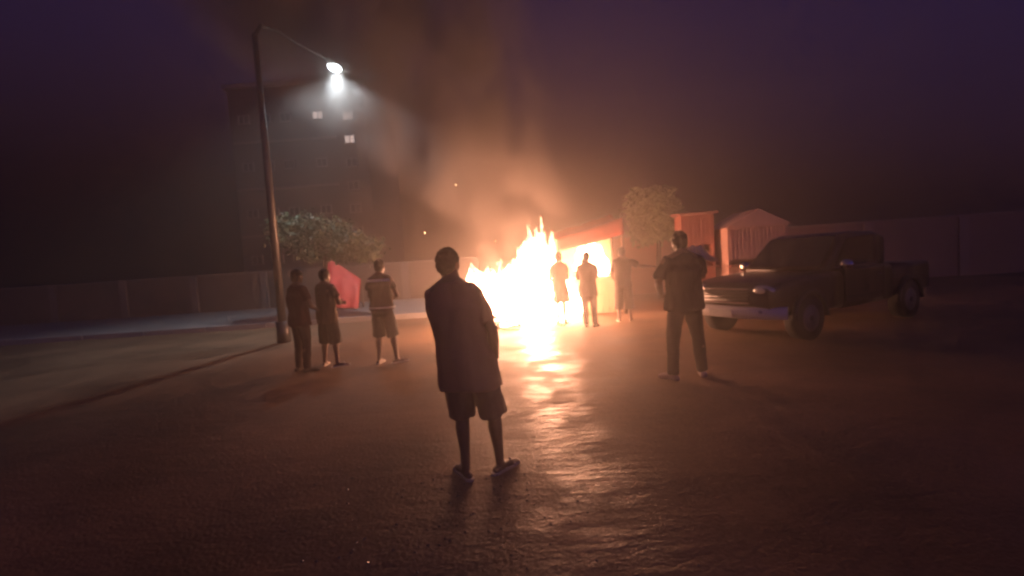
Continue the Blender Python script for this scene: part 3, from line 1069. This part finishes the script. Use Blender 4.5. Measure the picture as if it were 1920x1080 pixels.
person('slim dark figure in a short flared skirt standing right at the edge of the flames', (1.13, 11.15, 0), R(6), 1.70,
       dict(el=((-.22, .06, 1.13), (.22, .06, 1.13)), wr=((-.10, .22, 1.02), (.10, .22, 1.02)), sh=.165, head=(0, .02), an=((-.08, .0, .085), (.08, 0, .085)), kn=((-.08, .02, .5), (.08, .02, .5))),
       dict(shirt=('rust', (.05, .03, .022)), pants=('rust_dark', (.04, .024, .018)), hem=.95, bag=.0, sleeve=.5, bottom='skirt', cut=.55, shoe=('tan', (.55, .45, .36))), 8.9, .011)

big = person('big man in dark T-shirt and long dark trousers standing before the pickup truck', (2.10, 5.76, 0), R(8), 1.82,
       dict(lean=(-.02, 0), sh=.205, el=((-.32, -.02, 1.17), (.30, .10, 1.20)), wr=((-.19, .20, 1.02), (.20, .24, 1.42)), pn=((1, 0, 0), (-1, 0, 0)), head=(0, .05), turn=R(6),
            kn=((-.15, .03, .5), (.16, .03, .5)), an=((-.19, .0, .085), (.20, .02, .085)), toe=((-.26, .16), (.27, .18))),
       dict(shirt=('dark_olive', (.050, .030, .022)), pants=('dark_trousers', (.040, .024, .018)), hem=.84, bag=.04, sleeve=.8, cut=.10, wide=1.05, bottom='trousers', feet='shoes', shoe=('pinkish', (.40, .27, .24))), 4.4, .010)


# phones and the white rag in their hands
def phone(loc, rot, label):
    e = empty('mobile_phone', loc)
    e.rotation_euler = rot
    MB().box((0, 0, 0), (.074, .009, .155)).build('case', mat('phone_case', (.02, .02, .02), .4), e, bevel=.004)
    MB().box((0, -.0055, 0), (.066, .002, .143)).build('screen', mat('phone_screen', (.02, .02, .02), .08), e)
    MB().box((-.02, .0055, .055), (.022, .002, .03)).build('camera_bump', mat('phone_case', (.02, .02, .02), .4), e)
    tag(e, label, 'phone')


phone((1.66, 10.88, 1.44), (0, 0, R(-12)), 'phone held up by the slim figure before the stall')


def rag():
    nx, ny = 16, 16
    vs, fs = [], []
    for j in range(ny + 1):
        t = j / ny
        for i in range(nx + 1):
            s = i / nx - .5
            x = s * (.18 + .12 * t) + .16 * t
            y = .03 * math.sin(s * 16 + t * 4) * (.3 + t) + .02 * noise.noise(Vector((s * 6, t * 6, 2)))
            z = -.20 * t - .03 * math.sin(t * 3) + .015 * math.cos(s * 12)
            vs.append((x, y, z))
    n = nx + 1
    for j in range(ny):
        for i in range(nx):
            a = j * n + i
            fs.append((a, a + 1, a + n + 1, a + n))
    o = MB().add(vs, fs).build('rag', mat('white_cloth', (.85, .68, .46), .8, bump=.3, bscale=30), None, True)
    o.location = (2.30, 5.95, 1.63)
    so = o.modifiers.new('t', 'SOLIDIFY')
    so.thickness = .006
    tag(o, 'pale rag hanging from the raised hand of the big man', 'rag')


rag()


# ------------------------------------------------------------------ litter and sparks
def litter():
    rnd = random.Random(21)
    m = MB()
    for _ in range(230):
        if rnd.random() < .5:
            x, y = rnd.gauss(-.55, .6), rnd.uniform(2.2, 3.6)
        else:
            x, y = rnd.uniform(-5, 5), rnd.uniform(2.2, 14)
        s = rnd.uniform(.004, .010)
        z = .012 * noise.noise(Vector((x * .5, y * .5, 0))) + .006 * noise.noise(Vector((x * 1.6, y * 2.6, 4)))
        pts = []
        for q in range(6):
            pts.append((x + s * math.cos(q * 1.047) * rnd.uniform(.6, 1.4), y + s * math.sin(q * 1.047) * rnd.uniform(.6, 1.4), z))
        m.add(pts + [(x, y, z + s * .8)], [(i, (i + 1) % 6, 6) for i in range(6)])
    tag(m.build('gravel', mat('wet_stone', (.20, .17, .15), .35)), 'loose wet pebbles and grit strewn over the road', 'gravel', kind='stuff')


litter()


def sparks():
    rnd = random.Random(8)
    m = MB()
    for _ in range(6):
        t = rnd.random() ** .8
        x = rnd.gauss(-.3 - 1.2 * t, .7)
        y = rnd.gauss(11.6, .5)
        z = .6 + 3.0 * t
        L = rnd.uniform(.02, .07)
        d = Vector((rnd.gauss(-.4, .5), rnd.gauss(0, .4), 1)).normalized() * L
        m.tube([(x, y, z), (x + d.x, y + d.y, z + d.z)], [.003, .0015], seg=5)
    tag(m.build('sparks', mat('spark', (1, .6, .3), .5, emit=(1, .55, .25), estr=14)), 'orange sparks flying up from the bonfire', 'sparks', kind='stuff')


sparks()


# ------------------------------------------------------------------ smoke plume and haze
def smoke():
    o = MB()
    rings = []
    for z, cx, cy_, rx, ry in ((1.0, .25, 12.1, 1.1, .6), (2.6, .25, 12.4, 2.0, 1.3), (5.0, -1.35, 12.9, 3.4, 2.3), (7.5, -3.03, 13.45, 4.8, 3.2), (10.5, -5.05, 14.1, 6.4, 4.3), (12.8, -6.6, 14.6, 7.0, 4.8)):
        rings.append([(cx + rx * math.cos(a), cy_ + ry * math.sin(a), z) for a in [2 * math.pi * j / 24 for j in range(24)]])
    o.loft(rings)
    m = bpy.data.materials.new('smoke')
    m.cycles.volume_step_rate = .3
    m.use_nodes = True
    nt = m.node_tree
    N, L = nt.nodes, nt.links
    N.clear()
    out = N.new('ShaderNodeOutputMaterial')
    pv = N.new('ShaderNodeVolumePrincipled')
    pv.inputs['Color'].default_value = (.66, .60, .54, 1)
    pv.inputs['Anisotropy'].default_value = 0.0
    tc = N.new('ShaderNodeTexCoord')
    mp = N.new('ShaderNodeMapping')
    mp.inputs['Scale'].default_value = (.55, .55, .38)
    mp.inputs['Rotation'].default_value = (0, R(-25), 0)
    L.new(tc.outputs['Object'], mp.inputs['Vector'])
    no = N.new('ShaderNodeTexNoise')
    no.inputs['Scale'].default_value = 1.15
    no.inputs['Detail'].default_value = 3
    no.inputs['Distortion'].default_value = .6
    L.new(mp.outputs['Vector'], no.inputs['Vector'])
    mr = N.new('ShaderNodeMapRange')
    mr.inputs['From Min'].default_value = .45
    mr.inputs['From Max'].default_value = .70
    mr.inputs['To Min'].default_value = 0
    mr.inputs['To Max'].default_value = 1.1
    L.new(no.outputs['Fac'], mr.inputs['Value'])
    # thins out towards the edge of the drifting column
    sp = N.new('ShaderNodeSeparateXYZ')
    L.new(tc.outputs['Object'], sp.inputs['Vector'])
    def mrange(v, a, b_, c, d, smooth=False):
        q = N.new('ShaderNodeMapRange')
        if smooth: q.interpolation_type = 'SMOOTHSTEP'
        for k, x in zip(('From Min', 'From Max', 'To Min', 'To Max'), (a, b_, c, d)): q.inputs[k].default_value = x
        L.new(v, q.inputs['Value'])
        return q.outputs['Result']
    def mth(op, a, b_):
        q = N.new('ShaderNodeMath')
        q.operation = op
        for k, v in enumerate((a, b_)):
            if isinstance(v, (int, float)): q.inputs[k].default_value = v
            else: L.new(v, q.inputs[k])
        return q.outputs['Value']
    z = sp.outputs['Z']
    rad = mrange(z, 1.0, 11.0, 1.05, 6.6)
    ex = mth('DIVIDE', mth('SUBTRACT', sp.outputs['X'], mrange(z, 2.6, 12.8, .25, -6.6)), rad)
    ey = mth('DIVIDE', mth('SUBTRACT', sp.outputs['Y'], mrange(z, 1.0, 12.8, 12.0, 14.6)), mth('MULTIPLY', rad, .68))
    rr_ = mth('SQRT', mth('ADD', mth('MULTIPLY', ex, ex), mth('MULTIPLY', ey, ey)), 0)
    edge = mth('MULTIPLY', mrange(rr_, .6, 1.0, 1, 0, True), mrange(z, 10.5, 12.7, 1, 0, True))
    dens = mth('MULTIPLY', mth('MULTIPLY', mr.outputs['Result'], edge), mrange(z, 2, 9, 1.0, 1.5))
    L.new(dens, pv.inputs['Density'])
    L.new(pv.outputs['Volume'], out.inputs['Volume'])
    ob = o.build('smoke', m)
    tag(ob, 'fire-lit smoke plume drifting up from the bonfire', 'smoke', kind='stuff')


smoke()

hz = bpy.data.materials.new('haze')
hz.use_nodes = True
hz.node_tree.nodes.clear()
ho = hz.node_tree.nodes.new('ShaderNodeOutputMaterial')
hv = hz.node_tree.nodes.new('ShaderNodeVolumePrincipled')
hv.inputs['Color'].default_value = (.94, .86, .78, 1)
hv.inputs['Density'].default_value = HAZE_DENSITY
hv.inputs['Anisotropy'].default_value = HAZE_G  # strong forward scatter stands in for lens glare and bloom round the fire
hz.node_tree.links.new(hv.outputs['Volume'], ho.inputs['Volume'])
tag(MB().box((0, 17.5, 6.4), (84, 43, 14.8)).build('haze', hz), 'smoky night air over the whole street, thickened to imitate lens glare', 'haze', kind='stuff')
